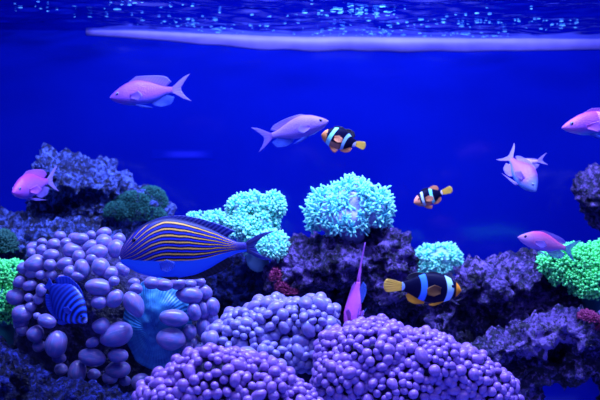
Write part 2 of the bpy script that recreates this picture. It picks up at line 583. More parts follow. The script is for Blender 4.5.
r = lumps('reef_rock', [
    (500, 347, .91, 26, 16, .035), (478, 352, .905, 24, 12, .03), (528, 338, .915, 24, 17, .035), (555, 330, .92, 26, 17, .035), (582, 335, .92, 28, 20, .035),
    (530, 368, .93, 34, 20, .03), (575, 362, .93, 40, 18, .03), (500, 392, .93, 34, 26, .03), (525, 395, .94, 24, 20, .03), (497, 368, .935, 30, 20, .03), (500, 470, .94, 40, 70, .04), (612, 350, .915, 26, 40, .03), (640, 420, .915, 40, 80, .035)],
    .0030, M['rock_purple'], 5)
tag(r, 'pale purple sloping rock ledge beside the front right bubble coral', 'rock', RK)
r = lumps('reef_rock', [(598, 190, 1.09, 25, 25, .03), (612, 200, 1.11, 28, 32, .035), (640, 260, 1.135, 40, 70, .035), (650, 340, 1.14, 45, 80, .035), (650, 420, 1.14, 45, 80, .035)],
    0.0027, M['rock_purple'], 6, a1=.005, a2=.003)
tag(r, 'round dark rock at the right edge against the rear pane', 'rock', RK)


# algae: short blades gathered in one patch
def algae(name, label, ells, n, mat, seed, length=.008):
    rr = random.Random(seed)
    vs, fs = [], []
    for k in range(n):
        px, py, d, rx, ry, rd = rr.choice(ells)
        a, b = rr.uniform(0, 2 * math.pi), rr.uniform(-0.2, 1)
        z = b
        rxy = math.sqrt(max(0, 1 - z * z))
        nrm = Vector((rxy * math.cos(a), rxy * math.sin(a), z))
        s = d / F
        c = P(px, py, d) + Vector((nrm.x * rx * s, nrm.y * rd, nrm.z * ry * s))
        up = (nrm + Vector((rr.gauss(0, .4), rr.gauss(0, .4), rr.gauss(.2, .4)))).normalized()
        side = up.orthogonal().normalized()
        side = Matrix.Rotation(rr.uniform(0, 6.28), 3, up) @ side
        w = length * rr.uniform(.12, .25)
        L = length * rr.uniform(.5, 1.2)
        th = up.cross(side) * w * .4
        i = len(vs)
        vs += [c - side * w - up * L * .4, c + side * w - up * L * .4, c + th - up * L * .4,
               c - side * w * 1.2 + up * L * .5, c + side * w * 1.2 + up * L * .5, c + th * 1.2 + up * L * .5, c + up * L + side * w * .5]
        fs += [(i, i + 1, i + 4, i + 3), (i + 1, i + 2, i + 5, i + 4), (i + 2, i, i + 3, i + 5), (i + 3, i + 4, i + 6), (i + 4, i + 5, i + 6), (i + 5, i + 3, i + 6), (i, i + 2, i + 1)]
    o = link(name, mesh_from(name, vs, fs), mat)
    tag(o, label, 'algae', kind='stuff')
    return o


algae('green_algae', 'dark green turf algae on the right shoulder of the left rock', [(132, 208, 1.06, 21, 16, .02), (151, 204, 1.075, 16, 17, .02), (118, 214, 1.05, 14, 13, .02), (140, 218, 1.06, 26, 14, .022)], 9000, M['algae_green'], 1, .0028)
algae('green_algae', 'dark green algae at the left edge above the green coral', [(2, 248, 1.0, 11, 16, .03)], 1500, M['algae_dark'], 2, .005)
algae('red_algae', 'crimson algae patch on the middle rock below the cyan corals', [(276, 278, 1.0, 5, 9, .02), (282, 288, .995, 6, 6, .02), (290, 292, .99, 8, 3, .02)], 900, M['algae_red'], 3, .0035)
algae('red_algae', 'crimson algae on the rock ledge at the right edge', [(588, 318, .90, 7, 6, .02), (597, 326, .90, 6, 9, .02)], 900, M['algae_red'], 4, .0035)


# ------------------------------------------------------------------ bubble corals
def bubble_mesh(name, pear, seed):
    bm = bmesh.new()
    bmesh.ops.create_uvsphere(bm, u_segments=28, v_segments=18, radius=1)
    me = bpy.data.meshes.new(name)
    uvs = []
    for v in bm.verts:
        lon = math.atan2(v.co.y, v.co.x) / (2 * math.pi) + .5
        lon = abs(lon * 2 - 1)
        uvs.append((lon, v.co.z * .5 + .5))
        h = noise.noise(v.co * 1.1 + Vector((seed * 9.1, 0, 0))) * .10
        k = 1 + h + pear * v.co.z
        v.co = Vector((v.co.x * k, v.co.y * k, v.co.z * (1 + h * .5)))
    bm.to_mesh(me)
    bm.free()
    lay = me.uv_layers.new(name='UVMap')
    for l in me.loops:
        lay.data[l.index].uv = uvs[l.vertex_index]
    me.polygons.foreach_set('use_smooth', [True] * len(me.polygons))
    return me


def bubble_set(tagname, mat):
    out = []
    for k in range(4):
        me = bubble_mesh(tagname, (-.05, .06, .14, .0)[k], k + len(tagname))
        me.materials.append(mat)
        out.append(me)
    return out


def place(name, me, mt, parent):
    o = bpy.data.objects.new(name, me)
    COL.objects.link(o)
    o.parent = parent
    o.matrix_local = mt
    return o


def join_stuff(name, items, parent, mat):
    """many small bubbles as one part"""
    vs, fs, uv = [], [], []
    cache = {}
    for me, mt in items:
        if me.name not in cache:
            u = [(0, 0)] * len(me.vertices)
            lay = me.uv_layers[0].data
            for l in me.loops:
                u[l.vertex_index] = tuple(lay[l.index].uv)
            cache[me.name] = ([v.co.copy() for v in me.vertices], [tuple(p.vertices) for p in me.polygons], u)
        v0, f0, u0 = cache[me.name]
        b = len(vs)
        vs += [mt @ c for c in v0]
        fs += [tuple(i + b for i in f) for f in f0]
        uv += u0
    o = link(name, mesh_from(name, vs, fs, uv), mat, parent)
    o['kind'] = 'stuff'
    return o


BC = 'bubble corals'
# the large one at left: bubbles placed one by one
A = [(42, 242, 5, 4, 0), (54, 244.5, 7, 6, 0), (34, 247, 8, 5, 15), (31, 253, 4.5, 5, 0), (42, 250, 6, 5.5, 20), (51, 255, 8.5, 6, 5), (35, 264, 11, 9, 10), (50, 265, 6, 6, 0),
     (66, 264, 9.5, 6.5, 8), (70, 272, 6.5, 6.5, 0), (73, 250, 10, 7.5, 5), (75, 238, 7, 5.5, 0), (32, 273.5, 7, 4.5, 10), (41, 275, 5.5, 4.5, 0), (51, 275, 6, 5, -10),
     (80, 239, 9, 6, 5), (91, 235, 5, 4.5, 0), (104, 233, 7.5, 5.5, 10), (90, 246, 8, 5.5, 20), (104, 242.5, 8.5, 8.5, 0), (119, 239, 6.5, 6, 0), (116, 249, 8.5, 9.5, -15), (97, 252.5, 11, 7.5, 8),
     (79, 256.5, 6.5, 6.5, 0), (92.5, 259.5, 7, 6.5, 40), (100.5, 267, 9, 9, 35), (82.5, 269, 7.5, 10, 15), (111, 273.5, 8.5, 7.5, 0), (122, 268.5, 7, 6, -20),
     (15.5, 297, 9.5, 8, -5), (19, 282, 6.5, 5.5, 20), (30, 285.5, 7.5, 5.5, 15), (41, 290, 5, 6.5, 0), (22, 314, 10, 9, 0), (30, 307, 6, 5.5, 0), (47, 321, 10, 7, -15), (37, 316, 4, 3.5, 0),
     (38, 299, 5, 5.5, 0), (29, 297.5, 4.5, 4, 0), (62, 278.5, 4.5, 4, 0), (98.5, 287, 13.5, 8.5, -6), (114.5, 298.5, 8, 10, -42), (134, 304.5, 9, 14, 28), (114, 281, 5.5, 5, 0),
     (136, 289, 6.5, 5.5, 0), (134, 282.5, 6, 4.5, 0), (124, 271, 5.5, 5, 0), (99, 302, 8, 7, 0), (78, 276, 7, 5, 0), (21, 321, 8, 7.5, 0), (35, 334, 8.5, 8.5, 0), (56, 344, 11, 13.5, -12),
     (59, 358, 7, 5.2, 0), (39, 346, 6.5, 6, 0), (116, 335, 17.5, 11.5, 22), (92.5, 342.5, 7, 5, 20), (92, 357.5, 14.5, 9, -6), (118, 355.5, 10.5, 7, 0), (101, 326, 9, 8, 0),
     (77, 372, 9, 11.5, -8), (61, 369.5, 6.5, 6, 0), (118, 369.5, 13, 8.5, 5), (94, 374.5, 6.5, 5.5, 0), (110, 377.5, 8, 6.5, 0), (125, 381, 6, 5, 0), (141, 382, 9.5, 8.5, 0),
     (189, 295, 13.5, 8.5, -8), (190, 284, 6.5, 5, 0), (197, 281, 9, 5, -8), (205, 292.5, 7, 8, 30), (212, 307, 7.5, 9.5, 10), (194, 311.5, 6.8, 9.2, 15), (203, 309, 7, 9.5, 15),
     (174, 318, 14.5, 8.5, -8), (178, 283.5, 8, 6, 8), (152, 283, 8, 6.5, 0), (164, 285, 9, 6, 0), (171, 339, 14.5, 11, -10), (190, 332, 6.5, 8, 15), (204, 327, 8, 10.5, -5), (215, 326, 7.5, 8, 0),
     (193, 342.5, 5.5, 5.5, 0), (199, 348, 7, 6, -30), (209, 340, 7.5, 7, 0), (194, 352, 5.5, 5, 0), (184, 356, 7, 6, 0), (187, 346, 6, 6, 0), (60, 236, 6, 5, 0), (66, 243, 6, 5, 0),
     (24, 268, 7, 6, 0), (22, 330, 6, 6, 0), (212, 318, 6, 6, 0)]
ca = empty('bubble_coral', P(112, 420, .92))
tag(ca, 'large lavender bubble coral at left with big grape-like bubbles and a turquoise mouth', 'coral', BC)
base = lumps('coral_base', [(75, 290, .935, 58, 46, .05), (120, 310, .935, 60, 60, .05), (180, 322, .94, 36, 42, .045), (60, 335, .94, 44, 40, .045), (110, 360, .94, 66, 40, .05), (110, 420, .955, 60, 60, .035), (110, 500, .955, 60, 60, .035), (110, 540, .955, 60, 60, .035)],
             .004, M['tissue'], 11, .006, .003, .001)
base.parent = ca
base.matrix_parent_inverse = Matrix.Translation(-Vector(ca.location))
bset = bubble_set('bubble_big', M['bubble_big'])
rr = random.Random(5)
inv = Matrix.Translation(-Vector(ca.location))
for k, (px, py, rx, ry, ang) in enumerate(A):
    e = ((px - 115) / 118) ** 2 + ((py - 310) / 92) ** 2
    d = 0.925 - 0.075 * math.sqrt(max(0.0, 1 - e)) + rr.uniform(-.004, .004)
    if 125 < px < 150 and 275 < py < 310:
        d -= .008
    s = d / F
    a = math.radians(ang)
    # long axis in the picture plane; tips lean a little towards the viewer
    rot = Matrix.Rotation(-a, 4, 'Y') @ Matrix.Rotation(rr.uniform(-.3, .3), 4, 'Z')
    if rx >= ry:
        rot = rot @ Matrix.Rotation(math.pi / 2 * rr.choice((-1, 1)), 4, 'Y')
        rl, rs = rx, ry
    else:
        rl, rs = ry, rx
    mt = inv @ Matrix.Translation(P(px, py, d)) @ rot @ Matrix.Diagonal((rs * s * 1.03, rs * s * 1.05, rl * s * 1.02, 1))
    place('bubble', bset[k % 4], mt, ca)
# bubbles of the flanks and the back
items = []
for k in range(90):
    a = rr.uniform(0, 2 * math.pi)
    b = rr.uniform(-.35, 1)
    c = math.sqrt(max(0, 1 - b * b))
    q = Vector((c * math.cos(a), c * math.sin(a), b))
    if q.y < -.25:
        continue
    p = P(112, 318, .935) + Vector((q.x * .093, q.y * .052, q.z * .072))
    r_ = rr.uniform(.005, .009)
    items.append((bset[k % 4], inv @ Matrix.Translation(p) @ q.to_track_quat('Z', 'Y').to_matrix().to_4x4() @ Matrix.Diagonal((r_, r_, r_ * 1.2, 1))))
join_stuff('small_bubbles', items, ca, M['bubble_big'])
# the turquoise mouth: a bowl of fine concentric folds
vs_, fs_, uv_ = [], [], []
nr, na = 46, 72
c0 = P(155, 326, .872)
for i in range(nr + 1):
    rho = i / nr
    for j in range(na):
        th = 2 * math.pi * j / na
        rx, ry = .034, .046
        x = rx * rho * math.cos(th) * (1 + .10 * noise.noise(Vector((math.cos(th) * 2, math.sin(th) * 2, 4))))
        z = ry * rho * math.sin(th)
        y = .016 * rho * rho - .010 * math.exp(-((x + .004) / .010) ** 2) * (0.5 + z / ry * .5)
        y += .00015 * math.sin(th * 60 + rho * 9 + 3.0 * math.sin(th * 2) + 5 * noise.noise(Vector((x * 60, z * 60, 3)))) + .002 * noise.noise(Vector((x * 120, z * 120, 1)))
        vs_.append(c0 + Vector((x, y, z)))
        uv_.append((th / 6.2832, rho))
for i in range(nr):
    for j in range(na):
        a, b = i * na + j, i * na + (j + 1) % na
        fs_.append((a, b, b + na, a + na))
md_ = link('mouth_disc', mesh_from('mouth_disc', vs_, fs_, uv_), M['mouth_disc'], ca)
md_.matrix_parent_inverse = inv
sm = md_.modifiers.new('thick', 'SOLIDIFY')
sm.thickness = .004
sm.offset = 1
md_['label'] = 'turquoise finely folded mouth disc'


def dense_coral(label, org, lobes, n, rmin, rmax, mat, seed, bases, elong=1.25, tries=9000, tname='bubble_small'):
    """colony of tight small bubbles over lobes; the largest-looking 100 are parts of their own, the rest one part"""
    rr = random.Random(seed)
    o = empty('bubble_coral', org)
    tag(o, label, 'coral', BC)
    inv = Matrix.Translation(-Vector(o.location))
    L = []
    for (px, py, d, rx, ry, rd) in lobes:
        s = d / F
        L.append((P(px, py, d), Vector((rx * s, rd, ry * s))))
    b = lumps('coral_base', [(l[0], l[1], l[2], l[3] * .93, l[4] * .93, l[5] * .93) for l in lobes] + bases, .004, M['tissue'], seed, .003, .002, .001)
    b.parent = o
    b.matrix_parent_inverse = inv
    ms = bubble_set(tname, mat)
    got = []
    for k in range(tries):
        if len(got) >= n:
            break
        c, R = rr.choices(L, weights=[l[1].x * l[1].z + l[1].x * l[1].y for l in L])[0]
        q = Vector((rr.gauss(0, 1), rr.gauss(0, 1), rr.gauss(0, 1))).normalized()
        if q.y > .55 or q.z < -.75:
            continue
        p = c + Vector((q.x * R.x, q.y * R.y, q.z * R.z))
        if any(sum(((p - c2)[i] / R2[i]) ** 2 for i in range(3)) < .93 for c2, R2 in L if c2 is not c):
            continue
        nrm = Vector((q.x / R.x, q.y / R.y, q.z / R.z)).normalized()
        big = max(0.0, 1 - k / (tries * .5))
        r_ = rmin + (rmax - rmin) * (rr.random() ** 1.6) * (0.35 + .65 * big)
        if any((p - g[0]).length < (r_ + g[1]) * .70 for g in got):
            continue
        got.append((p, r_, nrm))
    allb = []
    for k, (p, r_, nrm) in enumerate(got):
        # long axis lies across the surface, squeezed between its neighbours
        tan = nrm.orthogonal().normalized()
        tan = Matrix.Rotation(rr.uniform(0, 6.28), 3, nrm) @ tan
        axis = (tan + nrm * rr.uniform(-.4, .8)).normalized()
        e = rr.uniform(1.0, elong)
        rot = axis.to_track_quat('Z', 'Y').to_matrix().to_4x4()
        mt = inv @ Matrix.Translation(p + nrm * r_ * rr.uniform(.1, .75)) @ rot @ Matrix.Diagonal((r_, r_ * rr.uniform(.9, 1.08), r_ * e, 1))
        vis = r_ * (1.0 if nrm.y < .25 else .3) * (1 if p.z > ZC - .222 * p.y else .2)
        allb.append((vis, ms[k % 4], mt))
    allb.sort(key=lambda a: -a[0])
    for _, me, mt in allb[:98]:
        place('bubble', me, mt, o)
    if len(allb) > 98:
        join_stuff('small_bubbles', [(me, mt) for _, me, mt in allb[98:]], o, mat)
    return o


PX = 1 / F
# middle colony
dense_coral('pale lavender bubble coral in the middle, just below the striped surgeonfish tail', P(275, 430, .88), [
    (248, 332, .87, 26, 20, .03), (275, 318, .875, 30, 16, .03), (310, 318, .87, 24, 17, .03), (225, 345, .87, 18, 20, .03), (320, 330, .865, 16, 15, .025), (300, 350, .87, 24, 20, .03), (265, 355, .865, 34, 26, .03), (330, 348, .87, 12, 14, .02)],
    330, 3.5 * .87 * PX, 7.6 * .87 * PX, M['bubble_mid'], 21, [(275, 390, .885, 60, 40, .03), (280, 450, .885, 60, 60, .03)], 1.5, tname='bubble_mid')
# front colony
dense_coral('violet bubble coral at the front edge of the picture, left of centre', P(225, 480, .74), [
    (215, 385, .735, 50, 34, .03), (180, 400, .735, 40, 28, .03), (255, 395, .735, 42, 34, .03), (212, 368, .73, 22, 17, .022), (268, 384, .73, 24, 18, .022), (290, 408, .735, 26, 26, .025)],
    300, 3.6 * .73 * PX, 6.8 * .73 * PX, M['bubble_small'], 22, [(220, 440, .74, 80, 40, .03), (220, 500, .74, 80, 60, .03), (220, 550, .74, 80, 40, .03)], 1.45)
# right colony
dense_coral('purple bubble coral filling the front right, sloping down to the right', P(410, 480, .84), [
    (372, 352, .82, 40, 28, .035), (420, 362, .82, 44, 28, .035), (350, 375, .815, 34, 30, .03), (395, 385, .81, 50, 30, .03), (455, 375, .825, 36, 26, .03), (485, 390, .83, 28, 22, .025), (380, 338, .83, 22, 16, .025), (337, 352, .83, 18, 20, .025), (505, 402, .83, 14, 14, .02)],
    480, 3.4 * .82 * PX, 6.6 * .82 * PX, M['bubble_small'], 23, [(410, 420, .83, 90, 40, .03), (420, 470, .83, 80, 50, .03), (420, 500, .83, 80, 40, .03)], 1.4, tries=14000)


# ------------------------------------------------------------------ soft corals with tentacles
def tube_into(vs, fs, uv, pts, radii, nseg=6):
    b = len(vs)
    n = len(pts)
    up = Vector((.3, .2, .9))
    for i, (p, r_) in enumerate(zip(pts, radii)):
        tg = (pts[min(i + 1, n - 1)] - pts[max(i - 1, 0)]).normalized()
        s = tg.cross(up)
        if s.length < .05:
            s = tg.cross(Vector((1, 0, 0)))
        s.normalize()
        q = tg.cross(s)
        for k in range(nseg):
            a = 2 * math.pi * k / nseg
            vs.append(p + (s * math.cos(a) + q * math.sin(a)) * r_)
            uv.append((k / nseg, i / (n - 1)))
    for i in range(n - 1):
        for k in range(nseg):
            a, c = b + i * nseg + k, b + i * nseg + (k + 1) % nseg
            fs.append((a, c, c + nseg, a + nseg))
    fs.append(tuple(b + (n - 1) * nseg + k for k in range(nseg)))
    fs.append(tuple(b + k for k in reversed(range(nseg))))


def polyp_mesh(name, seed, nt, length, rad, spread, curl, mat, knob=1.0):
    rr = random.Random(seed)
    vs, fs, uv = [], [], []
    tube_into(vs, fs, uv, [Vector((0, 0, -length * .7)), Vector((0, 0, -length * .2)), Vector((0, 0, length * .05))], [rad * 1.3, rad * 1.5, rad * 1.6], 8)
    uv[:] = [(a, b * .2) for a, b in uv]
    for k in range(nt):
        a = 2 * math.pi * (k + rr.uniform(-.3, .3)) / nt
        sp = spread * rr.uniform(.55, 1.15) if k % 3 else spread * rr.uniform(.1, .5)
        cl = curl * rr.uniform(.4, 1.4) * rr.choice((1, 1, -1))
        L = length * rr.uniform(.75, 1.15)
        pts, p, th = [], Vector((math.cos(a) * rad, math.sin(a) * rad, 0)), sp
        tw = rr.uniform(-.5, .5)
        nst = 6
        for i in range(nst + 1):
            pts.append(p.copy())
            aa = a + tw * i / nst
            p = p + Vector((math.sin(th) * math.cos(aa), math.sin(th) * math.sin(aa), math.cos(th))) * L / nst
            th += cl / nst
        rads = [rad * x for x in (1.05, .95, .85, .82, .85 * knob, 1.0 * knob, .45 * knob)]
        tube_into(vs, fs, uv, pts, rads, 6)
    me = mesh_from(name, vs, fs, uv)
    me.materials.append(mat)
    me.polygons.foreach_set('use_smooth', [True] * len(me.polygons))
    return me


def soft_coral(name, label, org, lobes, n, pol, mat_stalk, seed, group, sep, scale=(.8, 1.2), skip=None, bases=(), extra=0, max_y=.75, minz=-.6):
    rr = random.Random(seed)
    o = empty(name, org)
    tag(o, label, 'coral', group)
    inv = Matrix.Translation(-Vector(o.location))
    L = []
    for (px, py, d, rx, ry, rd) in lobes:
        s = d / F
        L.append((P(px, py, d), Vector((rx * s, rd, ry * s))))
    b = lumps('stalk', list(lobes) + list(bases), .003, mat_stalk, seed, .001, .0005, .0003)
    b.parent = o
    b.matrix_parent_inverse = inv
    got = []
    for k in range(9000):
        if len(got) >= n + extra:
            break
        c, R = rr.choices(L, weights=[l[1].x * l[1].z for l in L])[0]
        q = Vector((rr.gauss(0, 1), rr.gauss(0, 1), rr.gauss(0, 1))).normalized()
        if q.y > max_y or q.z < minz:
            continue
        p = c + Vector((q.x * R.x, q.y * R.y, q.z * R.z))
        if any(sum(((p - c2)[i] / R2[i]) ** 2 for i in range(3)) < .9 for c2, R2 in L if c2 is not c):
            continue
        if skip and any((p - s_).length < sr for s_, sr in skip):
            continue
        if any((p - g[0]).length < sep for g in got):
            continue
        nrm = Vector((q.x / R.x, q.y / R.y, q.z / R.z)).normalized()
        got.append((p, nrm))
    got.sort(key=lambda g: g[0].y)
    rest = []
    for k, (p, nrm) in enumerate(got):
        ax = (nrm + Vector((rr.gauss(0, .15), rr.gauss(0, .15), rr.gauss(.08, .15)))).normalized()
        sc = rr.uniform(*scale)
        mt = inv @ Matrix.Translation(p) @ ax.to_track_quat('Z', 'Y').to_matrix().to_4x4() @ Matrix.Rotation(rr.uniform(0, 6.28), 4, 'Z') @ Matrix.Scale(sc, 4)
        if k < n:
            place('polyp', pol[k % len(pol)], mt, o)
        else:
            rest.append((pol[k % len(pol)], mt))
    if rest:
        join_stuff('polyps', rest, o, pol[0].materials[0])
    return o


cyan = [polyp_mesh('polyp_cyan', s, 14, .0118, .0010, .95, 1.5, M['tent_cyan'], 1.15) for s in (1, 2, 3)]
aqua = [polyp_mesh('polyp_aqua', s, 13, .0075, .0010, 1.05, .5, M['tent_aqua'], 1.25) for s in (4, 5, 6)]
green = [polyp_mesh('polyp_green', s, 17, .0075, .00092, 1.25, .5, M['tent_green'], 1.7) for s in (7, 8, 9)]
SG = 'cyan pulsing corals'
soft_coral('pulsing_coral', 'largest cyan coral, a shaggy dome on top of the middle rock', P(348, 240, 1.0), [
    (330, 212, 1.0, 18, 20, .026), (352, 204, 1.0, 24, 20, .028), (374, 210, 1.0, 14, 18, .024), (345, 218, .99, 22, 14, .024)], 96, cyan, M['stalk'], 31, SG, .0085,
    skip=[(P(357, 204, .972), .011), (P(333, 221, .97), .008)], bases=[(345, 236, 1.01, 20, 12, .02)])
soft_coral('pulsing_coral', 'pale cyan coral of several pompoms behind the striped surgeonfish tail', P(258, 268, 1.04), [
    (241, 210, 1.03, 10, 11, .014), (252, 204, 1.03, 9, 8, .012), (273, 206, 1.03, 9, 10, .012), (241, 228, 1.02, 11, 11, .014), (264, 224, 1.03, 11, 12, .014), (272, 247, 1.01, 13, 13, .016), (255, 240, 1.03, 12, 14, .014)], 98, aqua, M['stalk_aqua'], 32, SG, .0068, extra=80,
    bases=[(258, 258, 1.04, 12, 14, .014)])
soft_coral('pulsing_coral', 'low cyan coral at the back, half hidden by the striped surgeonfish dorsal fin', P(207, 250, 1.07), [
    (197, 222, 1.06, 9, 7, .012), (213, 222, 1.06, 11, 8, .012), (204, 230, 1.06, 16, 10, .014)], 34, aqua, M['stalk_aqua'], 33, SG, .0085, bases=[(206, 255, 1.07, 12, 26, .014)])
soft_coral('pulsing_coral', 'small aqua coral between the big black clownfish and the middle rock', P(438, 280, 1.06), [
    (428, 258, 1.05, 10, 10, .014), (443, 258, 1.05, 14, 11, .016), (450, 266, 1.05, 10, 9, .014), (432, 268, 1.05, 14, 8, .014)], 70, aqua, M['stalk_aqua'], 34, SG, .0082, bases=[(440, 285, 1.06, 14, 18, .014)])
GG = 'green hammer corals'
soft_coral('hammer_coral', 'bright green coral with knobbed tentacles at the right edge of the picture', P(580, 300, .98), [
    (556, 262, .96, 12, 12, .02), (576, 264, .96, 18, 16, .026), (602, 264, .96, 18, 18, .026), (590, 282, .95, 16, 16, .022), (566, 275, .955, 12, 10, .018), (625, 272, .96, 20, 22, .026)], 98, green, M['stalk_green'], 35, GG, .0058, extra=150, scale=(.8, 1.15), bases=[(590, 300, .98, 16, 16, .02)])
soft_coral('hammer_coral', 'bright green coral at the left edge beside the large bubble coral', P(2, 340, .98), [
    (10, 275, .97, 13, 11, .02), (-8, 280, .97, 16, 16, .022), (4, 298, .965, 15, 16, .02), (8, 312, .97, 10, 12, .016)], 98, green, M['stalk_green'], 36, GG, .0058, extra=60, scale=(.75, 1.1), bases=[(0, 335, .98, 14, 24, .02)])


# ------------------------------------------------------------------ fish
def curve(pts, x):
    xs = [p[0] for p in pts]
    ys = [p[1] for p in pts]
    n = len(xs)
    m = [0.0] * n
    dl = [(ys[i + 1] - ys[i]) / (xs[i + 1] - xs[i]) for i in range(n - 1)]
    m[0], m[-1] = dl[0], dl[-1]
    for i in range(1, n - 1):
        m[i] = 0 if dl[i - 1] * dl[i] <= 0 else 2 * dl[i - 1] * dl[i] / (dl[i - 1] + dl[i])
    x = min(max(x, xs[0]), xs[-1])
    for i in range(n - 1):
        if x <= xs[i + 1]:
            h = xs[i + 1] - xs[i]
            s = (x - xs[i]) / h
            return (2 * s ** 3 - 3 * s * s + 1) * ys[i] + (s ** 3 - 2 * s * s + s) * h * m[i] + (-2 * s ** 3 + 3 * s * s) * ys[i + 1] + (s ** 3 - s * s) * h * m[i + 1]


def resample(pts, n):
    """n+1 points along a smooth curve through 2-D control points"""
    ts = [0.0]
    for a, b in zip(pts, pts[1:]):
        ts.append(ts[-1] + max(1e-5, math.hypot(b[0] - a[0], b[1] - a[1])))
    cx = [(t_, p[0]) for t_, p in zip(ts, pts)]
    cz = [(t_, p[1]) for t_, p in zip(ts, pts)]
    return [(curve(cx, ts[-1] * i / n), curve(cz, ts[-1] * i / n)) for i in range(n + 1)]


class Fish:
    def __init__(self, name, label, cat, group, snout, ped, prof, body_mat, roll=0.0, bend=0.0, upv=None, bendz=0.0):
        """snout, ped: 3-D points of the snout tip and the tail root"""
        self.prof = prof
        self.bend = bend
        self.bendz = bendz
        v = snout - ped
        self.L = v.length
        X = v.normalized()
        up = Vector(upv) if upv else Vector((0, 0, 1))
        Y = up.cross(X).normalized()
        Z = X.cross(Y)
        R = Matrix((X, Y, Z)).transposed().to_4x4() @ Matrix.Rotation(math.radians(roll), 4, 'X')
        self.root = empty(name)
        self.root.matrix_world = Matrix.Translation((snout + ped) / 2) @ R
        tag(self.root, label, cat, group)
        self.body(body_mat)

    def pt(self, s, y, z):
        """fish coordinates (s along from snout 0 to tail root 1) to local space"""
        k = max(0.0, s - .3)
        return Vector(((.5 - s) * self.L, (y + self.bend * k * k) * self.L, (z + self.bendz * k * k) * self.L))

    def top(self, s): return curve(self.prof['top'], s)
    def bot(self, s): return curve(self.prof['bot'], s)
    def wid(self, s): return curve(self.prof['wid'], s)

    def side(self, s, z):
        t_, b_ = self.top(s), self.bot(s)
        v = (z - (t_ + b_) / 2) / max(1e-4, (t_ - b_) / 2)
        return self.wid(s) * max(0.0, 1 - min(1, abs(v)) ** 2.2) ** .55

    def body(self, mat):
        ns, na = 60, 36
        vs, fs, uv = [], [], []
        for i in range(ns + 1):
            s = (i / ns) ** 1.25
            t_, b_, w_ = self.top(s), self.bot(s), self.wid(s)
            for k in range(na):
                a = 2 * math.pi * k / na
                ca_, sa_ = math.cos(a), math.sin(a)
                v = sa_
                y = w_ * math.copysign(max(0.0, 1 - abs(v) ** 2.2) ** .55, ca_) if abs(ca_) > 1e-6 else 0
                vs.append(self.pt(s, y, (t_ + b_) / 2 + v * (t_ - b_) / 2))
                uv.append((s, v * .5 + .5))
        for i in range(ns):
            for k in range(na):
                a, b = i * na + k, i * na + (k + 1) % na
                fs.append((a, a + na, b + na, b))
        fs.append(tuple(range(na)))
        fs.append(tuple(ns * na + k for k in reversed(range(na))))
        return link('body', mesh_from('body', vs, fs, uv), mat, self.root)

    def fin(self, name, base, tip, mat, thick=.0008, n=22, m=8, y0=0.0, out=None, ripple=0.0, label=None, flip=1):
        """membrane between a base line and an outer edge, both in (s, z); out = (splay, hinge s, hinge z) for paired fins"""
        B, T = resample(base, n), resample(tip, n)
        vs, fs, uv = [], [], []
        for lay in (-1, 1):
            for j in range(m + 1):
                f = j / m
                for i in range(n + 1):
                    s = B[i][0] * (1 - f) + T[i][0] * f
                    z = B[i][1] * (1 - f) + T[i][1] * f
                    y = y0
                    if out:
                        y = flip * (y0 + math.hypot(s - out[1], z - out[2]) * out[0])
                    y += ripple * math.sin(i / n * 9) * f
                    p = self.pt(s, y, z)
                    p.y += lay * thick * (1.0 - .75 * f) * .5 * self.L / .06
                    vs.append(p)
                    uv.append((i / n, f))
        k = (m + 1) * (n + 1)
        for j in range(m):
            for i in range(n):
                a = j * (n + 1) + i
                q = (a, a + 1, a + n + 2, a + n + 1)
                fs.append(q[::-1])
                fs.append(tuple(x + k for x in q))
        rim = [i for i in range(n + 1)] + [j * (n + 1) + n for j in range(1, m + 1)] + [m * (n + 1) + i for i in range(n - 1, -1, -1)] + [j * (n + 1) for j in range(m - 1, 0, -1)]
        for a, b in zip(rim, rim[1:] + rim[:1]):
            fs.append((a, b, b + k, a + k))
        o = link(name, mesh_from(name, vs, fs, uv), mat, self.root)
        if label:
            o['label'] = label
        return o

    def eyes(self, s, z, r, iris, pupil=.55, pm='eye_pupil'):
        for sd in (-1, 1):
            y = self.side(s, z)
            for nm, rr_, off, m in (('eye', r, 0.0, iris), ('pupil', r * pupil, r * .26, M[pm])):
                bm = bmesh.new()
                c = self.pt(s, sd * (y - r * .22 + off), z)
                bmesh.ops.create_uvsphere(bm, u_segments=16, v_segments=12, radius=1, matrix=Matrix.Translation(c) @ Matrix.Diagonal((rr_ * self.L, rr_ * self.L * .45, rr_ * self.L, 1)))
                me = bpy.data.meshes.new(nm)
                bm.to_mesh(me)
                bm.free()
                o = link(nm, me, m, self.root if nm == 'eye' else eye)
                if nm == 'eye':
                    eye = o

    def lips(self, s, z, w, h, mat):
        """a small mouth: an upper and a lower lip as one ring"""
        vs, fs = [], []
        nr, nt = 20, 8
        for i in range(nr):
            a = 2 * math.pi * i / nr
            c = Vector((0, math.cos(a) * w, math.sin(a) * h))
            dr = Vector((0, math.cos(a), math.sin(a)))
            for k in range(nt):
                b = 2 * math.pi * k / nt
                q = c + dr * math.cos(b) * h * .55 + Vector((1, 0, 0)) * math.sin(b) * h * .7
                vs.append(self.pt(s - q.x, q.y, z + q.z))
        for i in range(nr):
            for k in range(nt):
                a, b = i * nt + k, i * nt + (k + 1) % nt
                c, d = ((i + 1) % nr) * nt + (k + 1) % nt, ((i + 1) % nr) * nt + k
                fs.append((a, b, c, d))
        return link('mouth', mesh_from('mouth', vs, fs), mat, self.root)


def scaled(p, k, w=1.0):
    return {'top': [(s, z * k) for s, z in p['top']], 'bot': [(s, z * k) for s, z in p['bot']], 'wid': [(s, z * w) for s, z in p['wid']]}


